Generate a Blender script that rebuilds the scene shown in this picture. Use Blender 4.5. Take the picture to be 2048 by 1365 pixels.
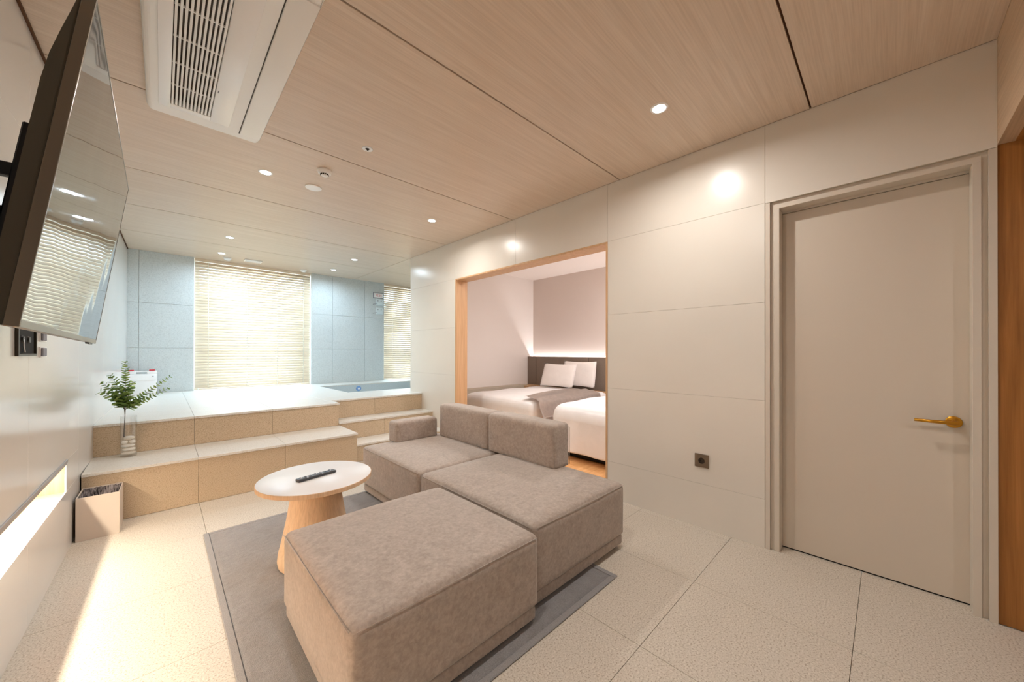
import bpy, bmesh, math, random
from mathutils import Vector, Matrix
import numpy as np

random.seed(7)
SC = bpy.context.scene
COL = SC.collection
for o in list(bpy.data.objects):
    bpy.data.objects.remove(o, do_unlink=True)
PI = math.pi

# ------------------------------------------------------------------ camera
F_PX, V0 = 724.36, 702.1
cam_d = bpy.data.cameras.new('camera')
cam_d.sensor_fit = 'HORIZONTAL'
cam_d.sensor_width = 36.0
cam_d.lens = F_PX / 2048 * 36.0
cam_d.shift_y = (V0 - 682.5) / 2048
cam_d.clip_start = 0.02
cam = bpy.data.objects.new('camera', cam_d)
COL.objects.link(cam)
_y, _p, _r = math.radians(44.024), math.radians(0.163), math.radians(0.100)
fwd = Vector((math.sin(_y)*math.cos(_p), math.cos(_y)*math.cos(_p), math.sin(_p)))
rgt = Vector((math.cos(_y), -math.sin(_y), 0))
upv = rgt.cross(fwd)
r2 = rgt*math.cos(_r) + upv*math.sin(_r)
u2 = -rgt*math.sin(_r) + upv*math.cos(_r)
cam.matrix_world = Matrix(((r2.x, u2.x, -fwd.x, 0), (r2.y, u2.y, -fwd.y, 0), (r2.z, u2.z, -fwd.z, 1.25), (0, 0, 0, 1)))
SC.camera = cam

# ------------------------------------------------------------------ world, exposure
W = bpy.data.worlds.new('World')
SC.world = W
W.use_nodes = True
bg = W.node_tree.nodes['Background']
bg.inputs[0].default_value = (0.58, 0.79, 1.0, 1)
bg.inputs[1].default_value = 18.0
SC.view_settings.view_transform = 'Standard'
SC.view_settings.look = 'None'
SC.view_settings.gamma = 1.0
SC.view_settings.use_curve_mapping = False
SC.view_settings.exposure = 0.0
SC.cycles.use_denoising = True
SC.cycles.max_bounces = 11
SC.cycles.diffuse_bounces = 7
SC.cycles.glossy_bounces = 5
SC.cycles.transmission_bounces = 10
SC.cycles.transparent_max_bounces = 16
SC.cycles.sample_clamp_indirect = 6.0
SC.cycles.caustics_reflective = False
SC.cycles.caustics_refractive = False

WARM = (1.0, 0.94, 0.88)
COOL = (0.68, 0.86, 1.0)
LED_WARM = (1.0, 0.83, 0.63)
BED_LIGHT = (1.0, 0.96, 0.96)
P_WARM, P_COOL, P_NICHE, P_BED_FILL, P_HEAD, P_HALL_FILL = 12.5, 11.5, 34.0, 46.0, 13.0, 7.0

# ------------------------------------------------------------------ dimensions
H = 2.70
XR = 2.769           # face of the right wall
XRB = 2.954          # its bedroom side
YE, YW, YF = -0.356, 5.131, 7.415
YO1, YO2, ZO = 1.676, 3.94, 2.205      # opening to the bedroom
YD0, YD1, ZD = -0.331, 0.514, 2.20     # door opening
ZB, ZP, ZA, ZC = 0.378, 0.642, 0.411, 0.196
YB1, YB2, XS = 3.938, 4.498, 1.503
YA, YA2, YA3 = 4.785, 4.486, 4.168
XB = 5.42            # bedroom back wall
SEAMS = [YE, 0.313, 1.561, 2.856, 4.152, 5.176, 6.30, YF]

# ------------------------------------------------------------------ materials
MATS = {}
def new_mat(name):
    m = bpy.data.materials.new(name); m.use_nodes = True
    nt = m.node_tree
    b = nt.nodes['Principled BSDF']
    MATS[name] = m
    return m, nt, b
def srgb(r, g, b):
    f = lambda c: ((c/255+0.055)/1.055)**2.4 if c/255 > 0.04045 else c/255/12.92
    return (f(r), f(g), f(b), 1)
def plain(name, col, rough=0.5, metal=0.0, spec=0.5, **kw):
    m, nt, b = new_mat(name)
    b.inputs['Base Color'].default_value = col
    b.inputs['Roughness'].default_value = rough
    b.inputs['Metallic'].default_value = metal
    b.inputs['Specular IOR Level'].default_value = spec
    for k, v in kw.items():
        b.inputs[k.replace('_', ' ')].default_value = v
    return m
def N(nt, t, **kw):
    n = nt.nodes.new(t)
    for k, v in kw.items(): setattr(n, k, v)
    return n
def pos_map(nt, scale, rand=0.0):
    g = N(nt, 'ShaderNodeNewGeometry')
    mp = N(nt, 'ShaderNodeMapping'); mp.inputs['Scale'].default_value = scale
    nt.links.new(g.outputs['Position'], mp.inputs['Vector'])
    if rand:
        oi = N(nt, 'ShaderNodeObjectInfo')
        mu = N(nt, 'ShaderNodeMath', operation='MULTIPLY'); mu.inputs[1].default_value = rand
        nt.links.new(oi.outputs['Random'], mu.inputs[0])
        cb = N(nt, 'ShaderNodeCombineXYZ')
        for i in range(3): nt.links.new(mu.outputs[0], cb.inputs[i])
        nt.links.new(cb.outputs[0], mp.inputs['Location'])
    return mp.outputs[0]
def noise(nt, vec, scale, detail=3, rough=0.55, dist=0.0):
    n = N(nt, 'ShaderNodeTexNoise')
    n.inputs['Scale'].default_value = scale; n.inputs['Detail'].default_value = detail
    n.inputs['Roughness'].default_value = rough; n.inputs['Distortion'].default_value = dist
    nt.links.new(vec, n.inputs['Vector'])
    return n.outputs['Fac']
def ramp(nt, fac, stops):
    r = N(nt, 'ShaderNodeValToRGB')
    els = r.color_ramp.elements
    while len(els) < len(stops): els.new(0.5)
    for e, (p, c) in zip(els, stops): e.position = p; e.color = c
    nt.links.new(fac, r.inputs[0])
    return r.outputs[0]
def mix(nt, fac, a, b, blend='MIX'):
    m = N(nt, 'ShaderNodeMix', data_type='RGBA', blend_type=blend)
    for sock, v in ((m.inputs[0], fac), (m.inputs[6], a), (m.inputs[7], b)):
        if isinstance(v, (int, float)): sock.default_value = v
        elif isinstance(v, tuple): sock.default_value = v
        else: nt.links.new(v, sock)
    return m.outputs[2]
def bump(nt, b, fac, strength, dist=0.01):
    bp = N(nt, 'ShaderNodeBump'); bp.inputs['Strength'].default_value = strength; bp.inputs['Distance'].default_value = dist
    nt.links.new(fac, bp.inputs['Height']); nt.links.new(bp.outputs[0], b.inputs['Normal'])

def wood(name, c1, c2, c3, axis='x', rough=0.45, rand=17.0, fine=1.0):
    m, nt, b = new_mat(name)
    s = {'x': (1.2, 26, 26), 'y': (26, 1.2, 26), 'z': (26, 26, 1.2)}[axis]
    s2 = {'x': (3, 150, 150), 'y': (150, 3, 150), 'z': (150, 150, 3)}[axis]
    v = pos_map(nt, s, rand); f = noise(nt, v, 1.0, 5, 0.6, 0.6)
    c = ramp(nt, f, [(0.30, c1), (0.52, c2), (0.72, c3)])
    f2 = noise(nt, pos_map(nt, s2, rand), 1.0, 2, 0.6)
    c = mix(nt, 0.22*fine, c, ramp(nt, f2, [(0.35, (0.42, 0.36, 0.30, 1)), (0.6, (1, 1, 1, 1))]), 'MULTIPLY')
    nt.links.new(c, b.inputs['Base Color'])
    b.inputs['Roughness'].default_value = rough
    b.inputs['Specular IOR Level'].default_value = 0.35
    bump(nt, b, f2, 0.06, 0.002)
    return m
wood('ceiling_oak', srgb(214, 194, 174), srgb(219, 200, 181), srgb(224, 207, 189), 'x', 0.34, fine=0.7)
wood('trim_oak', srgb(205, 164, 122), srgb(214, 174, 132), srgb(222, 184, 143), 'z', 0.4)
wood('hall_oak', srgb(150, 100, 48), srgb(168, 114, 58), srgb(186, 130, 72), 'z', 0.45)
wood('lintel_oak', srgb(196, 168, 138), srgb(204, 176, 146), srgb(211, 185, 157), 'x', 0.45)
wood('floor_oak', srgb(205, 150, 96), srgb(216, 163, 108), srgb(224, 176, 124), 'x', 0.4)
wood('table_oak', srgb(226, 193, 156), srgb(232, 201, 166), srgb(237, 209, 176), 'z', 0.45)
wood('slat_wood', srgb(236, 216, 190), srgb(240, 222, 198), srgb(244, 229, 207), 'x', 0.5)

def stone(name, base, dark, light, sc=150, rough=0.42, spec=0.4, amount=1.0):
    m, nt, b = new_mat(name)
    v = pos_map(nt, (1, 1, 1))
    f = noise(nt, v, sc, 2, 0.7)
    c = ramp(nt, f, [(0.36, dark), (0.45, base), (0.55, base), (0.66, light)])
    f3 = noise(nt, v, 2.2, 3, 0.5)
    c = mix(nt, 0.25, c, ramp(nt, f3, [(0.3, (0.86, 0.84, 0.82, 1)), (0.7, (1, 1, 1, 1))]), 'MULTIPLY')
    nt.links.new(c, b.inputs['Base Color'])
    b.inputs['Roughness'].default_value = rough
    b.inputs['Specular IOR Level'].default_value = spec
    return m
stone('floor_stone', srgb(207, 200, 188), srgb(168, 156, 140), srgb(224, 217, 206), 140)
stone('riser_stone', srgb(196, 177, 150), srgb(168, 148, 122), srgb(208, 191, 166), 160)
stone('tread_stone', srgb(222, 219, 212), srgb(206, 201, 192), srgb(230, 228, 222), 120, 0.30, 0.5)
stone('grey_stone', srgb(206, 213, 214), srgb(192, 199, 200), srgb(214, 221, 222), 90, 0.5, 0.35)
def porcelain(name, col, rough):
    m, nt, b = new_mat(name)
    v = pos_map(nt, (1, 1, 1))
    f = noise(nt, v, 1.6, 3, 0.5)
    r, g, bl = col[:3]
    c = ramp(nt, f, [(0.3, (r*0.96, g*0.955, bl*0.95, 1)), (0.7, col)])
    nt.links.new(c, b.inputs['Base Color'])
    b.inputs['Roughness'].default_value = rough
    b.inputs['Specular IOR Level'].default_value = 0.5
    return m
porcelain('wall_porcelain', srgb(229, 224, 215), 0.27)
porcelain('left_porcelain', srgb(222, 220, 216), 0.16)
plain('grout', srgb(190, 180, 164), 0.9)
plain('seam_brown', srgb(86, 54, 28), 0.9)
plain('casing_paint', srgb(214, 205, 192), 0.45)
plain('door_paint', srgb(212, 202, 188), 0.5)
plain('white_paint', srgb(236, 234, 230), 0.6)
plain('white_plastic', srgb(244, 243, 240), 0.35)
plain('white_gloss', srgb(247, 247, 247), 0.22)
plain('dark_gap', srgb(22, 20, 18), 0.9)
plain('black_plastic', srgb(18, 18, 18), 0.4)
plain('black_metal', srgb(14, 14, 15), 0.35, 0.4)
plain('grille_dark', srgb(120, 112, 104), 0.9)
plain('aluminium', srgb(190, 190, 193), 0.4, 0.75)
plain('bezel_metal', srgb(118, 110, 98), 0.34, 0.8)
plain('tv_back', srgb(64, 58, 45), 0.45, 0.3)
plain('brass', srgb(206, 150, 52), 0.32, 0.95)
plain('bronze_plate', srgb(112, 98, 82), 0.45, 0.3)
plain('socket_dark', srgb(58, 46, 34), 0.6)
plain('bin_body', srgb(206, 195, 184), 0.45)
plain('red_plastic', srgb(214, 40, 56), 0.4)
plain('sign_red', srgb(214, 84, 104), 0.6)
plain('sign_grey', srgb(128, 130, 140), 0.6)
plain('clear_white', srgb(226, 238, 242), 0.25)
plain('blue_fitting', srgb(120, 160, 214), 0.3)
plain('bed_wall', srgb(238, 232, 228), 0.7)
plain('bed_back_wall', srgb(216, 204, 197), 0.75)
plain('bed_ceiling', srgb(240, 232, 226), 0.7)
plain('stem_brown', srgb(96, 84, 70), 0.7)
plain('button_grey', srgb(120, 130, 146), 0.4)
plain('button_white', srgb(216, 220, 228), 0.4)
plain('remote_body', srgb(64, 66, 70), 0.35)
plain('cord_white', srgb(240, 236, 226), 0.8)
plain('table_white', srgb(238, 236, 236), 0.32)

def fabric(name, c1, c2, sc, rough=0.9, sheen=0.3, bstr=0.25, bsc=500, big=None):
    m, nt, b = new_mat(name)
    v = pos_map(nt, (1, 1, 1))
    f = noise(nt, v, sc, 5, 0.65, 0.4)
    c = ramp(nt, f, [(0.32, c1), (0.68, c2)])
    if big:
        fb = noise(nt, v, big, 3, 0.6, 1.0)
        c = mix(nt, 0.6, c, ramp(nt, fb, [(0.35, (0.80, 0.78, 0.76, 1)), (0.65, (1, 1, 1, 1))]), 'MULTIPLY')
    nt.links.new(c, b.inputs['Base Color'])
    b.inputs['Roughness'].default_value = rough
    b.inputs['Sheen Weight'].default_value = sheen
    b.inputs['Sheen Roughness'].default_value = 0.5
    b.inputs['Specular IOR Level'].default_value = 0.15
    bump(nt, b, noise(nt, v, bsc, 2, 0.6), bstr, 0.003)
    return m
fabric('sofa_suede', srgb(163, 151, 141), srgb(187, 175, 165), 60, 0.85, 0.35, 0.15, 400, 14)
fabric('rug_pile', srgb(120, 120, 123), srgb(148, 148, 150), 220, 1.0, 0.4, 0.9, 260, 9)
fabric('rug_binding', srgb(130, 130, 132), srgb(156, 155, 156), 220, 1.0, 0.3, 0.6, 300)
fabric('linen', srgb(240, 238, 238), srgb(246, 244, 244), 8, 0.9, 0.1, 0.08, 300)
fabric('pillow_linen', srgb(240, 234, 230), srgb(246, 240, 236), 8, 0.9, 0.1, 0.08, 300)
fabric('throw_satin', srgb(186, 172, 162), srgb(204, 190, 180), 20, 0.45, 0.3, 0.1, 300)
fabric('head_fabric', srgb(120, 106, 94), srgb(132, 118, 106), 120, 0.85, 0.2, 0.1, 500)

def leafmat():
    m, nt, b = new_mat('leaf_green')
    oi = N(nt, 'ShaderNodeObjectInfo')
    c = ramp(nt, oi.outputs['Random'], [(0.0, srgb(136, 162, 110)), (0.5, srgb(170, 192, 116)), (1.0, srgb(198, 212, 144))])
    nt.links.new(c, b.inputs['Base Color'])
    b.inputs['Roughness'].default_value = 0.5
    t = N(nt, 'ShaderNodeBsdfTranslucent'); nt.links.new(c, t.inputs[0])
    mx = N(nt, 'ShaderNodeMixShader'); mx.inputs[0].default_value = 0.4
    nt.links.new(b.outputs[0], mx.inputs[1]); nt.links.new(t.outputs[0], mx.inputs[2])
    nt.links.new(mx.outputs[0], nt.nodes['Material Output'].inputs[0])
leafmat()
def pebblemat():
    m, nt, b = new_mat('pebble')
    oi = N(nt, 'ShaderNodeObjectInfo')
    c = ramp(nt, oi.outputs['Random'], [(0.0, srgb(226, 216, 200)), (0.5, srgb(244, 238, 228)), (1.0, srgb(250, 242, 232))])
    nt.links.new(c, b.inputs['Base Color'])
    b.inputs['Roughness'].default_value = 0.55
pebblemat()
def emit(name, col, strength):
    m, nt, b = new_mat(name)
    nt.nodes.remove(b)
    e = N(nt, 'ShaderNodeEmission'); e.inputs[0].default_value = (*col, 1); e.inputs[1].default_value = strength
    nt.links.new(e.outputs[0], nt.nodes['Material Output'].inputs[0])
    return m
emit('lens_warm', WARM, 40); emit('lens_cool', COOL, 40)
emit('led_niche', LED_WARM, 12); emit('led_head', BED_LIGHT, 6)
def clear_glass(name, tint, gloss=0.08, rough=0.02):
    m, nt, b = new_mat(name)
    nt.nodes.remove(b)
    t = N(nt, 'ShaderNodeBsdfTransparent'); t.inputs[0].default_value = tint
    g = N(nt, 'ShaderNodeBsdfGlossy'); g.inputs['Roughness'].default_value = rough
    lw = N(nt, 'ShaderNodeLayerWeight'); lw.inputs[0].default_value = 0.35
    mu = N(nt, 'ShaderNodeMath', operation='MULTIPLY_ADD'); mu.inputs[1].default_value = 0.32; mu.inputs[2].default_value = gloss*0.4
    nt.links.new(lw.outputs['Facing'], mu.inputs[0])
    mx = N(nt, 'ShaderNodeMixShader')
    nt.links.new(mu.outputs[0], mx.inputs[0]); nt.links.new(t.outputs[0], mx.inputs[1]); nt.links.new(g.outputs[0], mx.inputs[2])
    nt.links.new(mx.outputs[0], nt.nodes['Material Output'].inputs[0])
    return m
clear_glass('window_glass', (0.95, 0.98, 0.98, 1), 0.05)
clear_glass('vase_glass', (0.995, 1.0, 1.0, 1), 0.12)
# blinds: thin stained wood that lets some daylight through
def slat_fix():
    m = MATS['slat_wood']; nt = m.node_tree
    b = nt.nodes['Principled BSDF']; out = nt.nodes['Material Output']
    t = N(nt, 'ShaderNodeBsdfTranslucent'); t.inputs[0].default_value = (1.0, 0.93, 0.84, 1)
    mx = N(nt, 'ShaderNodeMixShader'); mx.inputs[0].default_value = 0.07
    nt.links.new(b.outputs[0], mx.inputs[1]); nt.links.new(t.outputs[0], mx.inputs[2])
    nt.links.new(mx.outputs[0], out.inputs[0])
slat_fix()
def screenmat():
    m, nt, b = new_mat('tv_screen')
    b.inputs['Base Color'].default_value = (0.004, 0.004, 0.005, 1)
    b.inputs['Roughness'].default_value = 0.03
    b.inputs['Specular IOR Level'].default_value = 0.9
    b.inputs['IOR'].default_value = 1.7
    v = pos_map(nt, (1, 1, 1))
    bump(nt, b, noise(nt, v, 5.0, 1, 0.4), 0.05, 0.02)
screenmat()
def bagmat():
    m, nt, b = new_mat('bin_bag')
    v = pos_map(nt, (60, 60, 12))
    f = noise(nt, v, 1.0, 4, 0.6, 1.5)
    c = ramp(nt, f, [(0.38, srgb(50, 46, 48)), (0.62, srgb(186, 178, 180))])
    nt.links.new(c, b.inputs['Base Color'])
    b.inputs['Roughness'].default_value = 0.25
    bump(nt, b, f, 0.6, 0.01)
bagmat()

# ------------------------------------------------------------------ mesh helpers
def finish(name, bm, mat, parent=None, smooth=False, loc=None):
    me = bpy.data.meshes.new(name)
    bmesh.ops.recalc_face_normals(bm, faces=bm.faces)
    bm.to_mesh(me); bm.free()
    if mat: me.materials.append(MATS[mat])
    if smooth:
        for p in me.polygons: p.use_smooth = True
    o = bpy.data.objects.new(name, me)
    COL.objects.link(o)
    if parent: o.parent = parent
    if loc: o.location = loc
    return o
def sharp_smooth(o, ang=35):
    me = o.data
    for p in me.polygons: p.use_smooth = True
    try: me.set_sharp_from_angle(angle=math.radians(ang))
    except Exception: pass
    return o
def add_box(bm, x0, x1, y0, y1, z0, z1, bev=0.0, seg=2):
    vs = [bm.verts.new((x, y, z)) for x in (x0, x1) for y in (y0, y1) for z in (z0, z1)]
    fs = [(0, 1, 3, 2), (4, 6, 7, 5), (0, 4, 5, 1), (2, 3, 7, 6), (0, 2, 6, 4), (1, 5, 7, 3)]
    faces = [bm.faces.new([vs[i] for i in f]) for f in fs]
    if bev:
        es = list({e for f in faces for e in f.edges})
        bmesh.ops.bevel(bm, geom=es, offset=bev, segments=seg, profile=0.5, affect='EDGES')
    return bm
def box(name, x0, x1, y0, y1, z0, z1, mat, parent=None, bev=0.0, seg=2):
    bm = bmesh.new(); add_box(bm, min(x0, x1), max(x0, x1), min(y0, y1), max(y0, y1), min(z0, z1), max(z0, z1), bev, seg)
    o = finish(name, bm, mat, parent)
    if bev and seg > 1: sharp_smooth(o)
    return o
def boxes(name, lst, mat, parent=None, bev=0.0):
    bm = bmesh.new()
    for b in lst: add_box(bm, *b, bev=bev, seg=1)
    return finish(name, bm, mat, parent)
def lathe_bm(bm, prof, n=32, cx=0, cy=0, close=True):
    rings = []
    for r, z in prof:
        if r < 1e-6: rings.append([bm.verts.new((cx, cy, z))])
        else: rings.append([bm.verts.new((cx+r*math.cos(2*PI*i/n), cy+r*math.sin(2*PI*i/n), z)) for i in range(n)])
    for a, b in zip(rings, rings[1:]):
        for i in range(n):
            j = (i+1) % n
            f = [a[i % len(a)], a[j % len(a)], b[j % len(b)], b[i % len(b)]]
            f = list(dict.fromkeys(f))
            if len(f) > 2: bm.faces.new(f)
    return bm
def lathe(name, prof, mat, parent=None, n=32, loc=None, ang=40):
    bm = bmesh.new(); lathe_bm(bm, prof, n)
    return sharp_smooth(finish(name, bm, mat, parent, loc=loc), ang)
def tube_bm(bm, pts, rad, n=8):
    pts = [Vector(p) for p in pts]
    rads = rad if isinstance(rad, (list, tuple)) else [rad]*len(pts)
    rings = []
    prev = None
    for i, p in enumerate(pts):
        t = (pts[min(i+1, len(pts)-1)] - pts[max(i-1, 0)]).normalized()
        if prev is None:
            a = t.orthogonal().normalized()
        else:
            a = (prev - t*prev.dot(t)).normalized()
        prev = a
        b = t.cross(a)
        rings.append([bm.verts.new(p + (a*math.cos(2*PI*k/n) + b*math.sin(2*PI*k/n))*rads[i]) for k in range(n)])
    for r0, r1 in zip(rings, rings[1:]):
        for k in range(n):
            bm.faces.new([r0[k], r0[(k+1) % n], r1[(k+1) % n], r1[k]])
    bm.faces.new(rings[0][::-1]); bm.faces.new(rings[-1])
    return bm
def tube(name, pts, rad, mat, parent=None, n=8):
    bm = bmesh.new(); tube_bm(bm, pts, rad, n)
    return finish(name, bm, mat, parent, True)
def soft_box_bm(x0, x1, y0, y1, z0, z1, r=0.03, crown=0.0, n=14, rb=None, wob=0.0, seed=0):
    """rounded upholstered block: corner radius r (rb at the bottom), crown puffs the top"""
    bm = bmesh.new()
    hx, hy, hz = (x1-x0)/2, (y1-y0)/2, (z1-z0)/2
    c = Vector(((x0+x1)/2, (y0+y1)/2, (z0+z1)/2))
    rb = r if rb is None else rb
    def coords(h, ra, rbm):
        a = [-h, -h+rbm*0.12, -h+rbm*0.4, -h+rbm]
        inner = [-h+rbm + (2*h-ra-rbm)*i/n for i in range(1, n)]
        return a + inner + [h-ra, h-ra*0.4, h-ra*0.12, h]
    X, Y, Z = coords(hx, r, r), coords(hy, r, r), coords(hz, r, rb)
    rnd = random.Random(seed); ph = [rnd.uniform(0, 6) for _ in range(6)]
    cache = {}
    def vert(x, y, z):
        k = (round(x, 6), round(y, 6), round(z, 6))
        if k in cache: return cache[k]
        rr = r if z > 0 else rb
        ix = max(-hx+r, min(hx-r, x)); iy = max(-hy+r, min(hy-r, y)); iz = max(-hz+rb, min(hz-r, z))
        d = Vector((x-ix, y-iy, z-iz))
        ld = Vector((d.x/r, d.y/r, d.z/rr))
        if ld.length > 1e-9:
            m = max(abs(ld.x), abs(ld.y), abs(ld.z))
            ld = ld.normalized() * m
        p = Vector((ix+ld.x*r, iy+ld.y*r, iz+ld.z*rr))
        if crown and z > 0:
            p.z += crown*max(0, 1-(x/hx)**2)**0.6*max(0, 1-(y/hy)**2)**0.6*(z/hz)
        if wob:
            p.z += wob*(math.sin(x*9+ph[0])*math.sin(y*7+ph[1])) * (1 if z > 0 else 0)
            p.x += wob*0.6*math.sin(y*8+z*5+ph[2]); p.y += wob*0.6*math.sin(x*8+z*6+ph[3])
        cache[k] = bm.verts.new(p + c)
        return cache[k]
    def face(A, B, f):
        for i in range(len(A)-1):
            for j in range(len(B)-1):
                vs = [f(A[i], B[j]), f(A[i+1], B[j]), f(A[i+1], B[j+1]), f(A[i], B[j+1])]
                vs = list(dict.fromkeys(vs))
                if len(vs) > 2:
                    try: bm.faces.new(vs)
                    except ValueError: pass
    for s in (-1, 1):
        face(X, Y, lambda a, b: vert(a, b, s*hz))
        face(X, Z, lambda a, b: vert(a, s*hy, b))
        face(Y, Z, lambda a, b: vert(s*hx, a, b))
    return bm
def soft_box(name, *a, mat=None, parent=None, **kw):
    return finish(name, soft_box_bm(*a, **kw), mat, parent, True)
def empty(name, loc=(0, 0, 0), rz=0.0):
    o = bpy.data.objects.new(name, None); o.empty_display_size = 0.1
    COL.objects.link(o); o.location = loc; o.rotation_euler = (0, 0, rz)
    return o
def tag(o, label=None, cat=None, group=None, kind=None):
    if label: o['label'] = label
    if cat: o['category'] = cat
    if group: o['group'] = group
    if kind: o['kind'] = kind
    return o
def struct(o, label=None, cat=None): return tag(o, label, cat, None, 'structure')
def copy_tree(o, parent=None):
    c = o.copy(); COL.objects.link(c); c.parent = parent
    for ch in list(o.children): copy_tree(ch, c)
    return c
def area_light(name, loc, rot, power, col, size, size_y=None, shape='RECTANGLE', spread=180, parent=None):
    d = bpy.data.lights.new(name, 'AREA'); d.energy = power; d.color = col
    d.shape = shape; d.size = size
    if size_y: d.size_y = size_y
    d.spread = math.radians(spread)
    o = bpy.data.objects.new(name, d); COL.objects.link(o)
    o.location = loc; o.rotation_euler = rot
    if parent: o.parent = parent
    return o
_cache = {}
def piece(name, x0, x1, y0, y1, z0, z1, mat, parent, bev=0.0008):
    """a tile or panel: shares its mesh with every piece of the same size"""
    dx, dy, dz = round(x1-x0, 4), round(y1-y0, 4), round(z1-z0, 4)
    k = (name, dx, dy, dz, mat, bev)
    if k not in _cache:
        bm = bmesh.new(); add_box(bm, 0, dx, 0, dy, 0, dz, bev, 1)
        o = finish(name, bm, mat, parent)
        _cache[k] = o.data
    else:
        o = bpy.data.objects.new(name, _cache[k]); COL.objects.link(o); o.parent = parent
    o.location = (x0, y0, z0)
    return o
def spans(a, b, cuts, gap):
    c = [a] + [v for v in cuts if a+0.02 < v < b-0.02] + [b]
    return [(p + (gap/2 if i else 0), q - (gap/2 if i < len(c)-2 else 0)) for i, (p, q) in enumerate(zip(c, c[1:]))]

# ================================================================== SETTING
G = 0.0018
# ---- floor
floor = struct(box('floor', -0.80, 5.60, -2.65, YF+0.35, -0.12, -0.0145, 'grout'), 'beige speckled stone tile floor of the living room', 'floor')
XT = [0.225+0.62*k for k in range(0, 5)]
YT = [0.10+0.63*k for k in range(-6, 7)]
for (a, b) in spans(-0.52, XR+0.005, XT, G):
    for (c, d) in spans(-2.6, YB1-0.001, YT, G):
        piece('tile', a, b, c, d, -0.012, 0.0, 'floor_stone', floor)
for (c, d) in spans(YD0+0.002, YD1-0.002, YT, G):
    piece('tile', XR+0.006, 2.885, c, d, -0.012, 0.0, 'floor_stone', floor)
for (a, b) in spans(XS+0.002, XR+0.005, XT, G):
    piece('tile', a, b, YB1+0.001, YA3-0.002, -0.012, 0.0, 'floor_stone', floor)

# ---- ceiling: oak panels with dark open joints
ceil = struct(boxes('ceiling', [(-0.62, XRB, YE-0.05, YW, H+0.012, H+0.10), (-0.62, 5.20, YW, YF+0.35, H+0.012, H+0.10)], 'seam_brown'), 'light oak panelled ceiling with dark joints', 'ceiling')
for (c, d) in spans(YE, YF+0.28, SEAMS[1:-1], 0.009):
    piece('panel', -0.52, XR-0.002, c, d, H, H+0.012, 'ceiling_oak', ceil, 0.001)
for (c, d) in spans(YW, YF+0.28, SEAMS[1:-1], 0.009):
    piece('panel', XR+0.006, 5.05, c, d, H, H+0.012, 'ceiling_oak', ceil, 0.001)

# ---- left wall (turned by under a degree), with the lit niche
RZL = -math.atan(0.0163)
wl = empty('wall_left', (-0.476, 0, 0), RZL)
struct(wl, 'glossy off white panelled wall behind the television', 'wall')
NY0, NY1, NZ0, NZ1, ND = 0.60, 3.50, 0.385, 0.577, 0.12
boxes('core', [(-0.30, -0.008, -2.6, YF+0.02, 0, NZ0-0.012), (-0.30, -0.008, -2.6, YF+0.02, NZ1+0.012, H+0.05),
               (-0.30, -0.008, -2.6, NY0-0.012, NZ0-0.012, NZ1+0.012), (-0.30, -0.008, NY1+0.012, YF+0.02, NZ0-0.012, NZ1+0.012),
               (-0.30, -ND-0.012, NY0-0.012, NY1+0.012, NZ0-0.012, NZ1+0.012)], 'grout', wl)
LY = [-0.88, 0.31, 1.50, 2.69, 3.88, 5.07, 6.26]
LZ = [2.20]
for (c, d) in spans(-2.6, YF-0.001, LY, 0.0008):
    for (e, f) in spans(0.0, H, LZ, 0.0008):
        if e < NZ0 < f and c < NY1 and d > NY0:
            piece('panel', -0.008, 0, c, d, e, NZ0, 'left_porcelain', wl)
            piece('panel', -0.008, 0, c, d, NZ1, f, 'left_porcelain', wl)
            if c < NY0: piece('panel', -0.008, 0, c, NY0, NZ0, NZ1, 'left_porcelain', wl)
            if d > NY1: piece('panel', -0.008, 0, NY1, d, NZ0, NZ1, 'left_porcelain', wl)
        else:
            piece('panel', -0.008, 0, c, d, e, f, 'left_porcelain', wl)
box('shadow_gap', 0.0003, 0.010, -0.35, YF-0.002, H-0.010, H-0.0005, 'seam_brown', wl)
nl = empty('niche_lining', (-0.476, 0, 0), RZL)
tag(nl, 'long low oak lined niche glowing in the left wall', 'niche', kind='structure')
box('niche_floor', -ND, -0.0085, NY0, NY1, NZ0-0.012, NZ0, 'trim_oak', nl)
box('niche_top', -ND, -0.0085, NY0, NY1, NZ1, NZ1+0.012, 'trim_oak', nl)
box('niche_back', -ND-0.012, -ND, NY0, NY1, NZ0-0.012, NZ1+0.012, 'trim_oak', nl)
box('niche_end', -ND, -0.0085, NY1, NY1+0.012, NZ0-0.012, NZ1+0.012, 'trim_oak', nl)
box('niche_end', -ND, -0.0085, NY0-0.012, NY0, NZ0-0.012, NZ1+0.012, 'trim_oak', nl)
ns = empty('niche_led_strip', (-0.476, 0, 0), RZL)
tag(ns, 'warm linear light strip with grey metal lip along the top of the wall niche', 'strip light')
box('metal_lip', 0.0003, 0.006, NY0, NY1, NZ1-0.018, NZ1+0.008, 'aluminium', ns, 0.001)
box('channel', -0.096, -0.066, NY0+0.02, NY1-0.02, NZ1-0.008, NZ1-0.0005, 'aluminium', ns)
box('diffuser', -0.092, -0.070, NY0+0.03, NY1-0.03, NZ1-0.0105, NZ1-0.0085, 'led_niche', ns)
area_light('niche_glow', (-0.081, (NY0+NY1)/2, NZ1-0.012), (0, 0, 0), P_NICHE, LED_WARM, 0.018, NY1-NY0-0.08, parent=ns)

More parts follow.
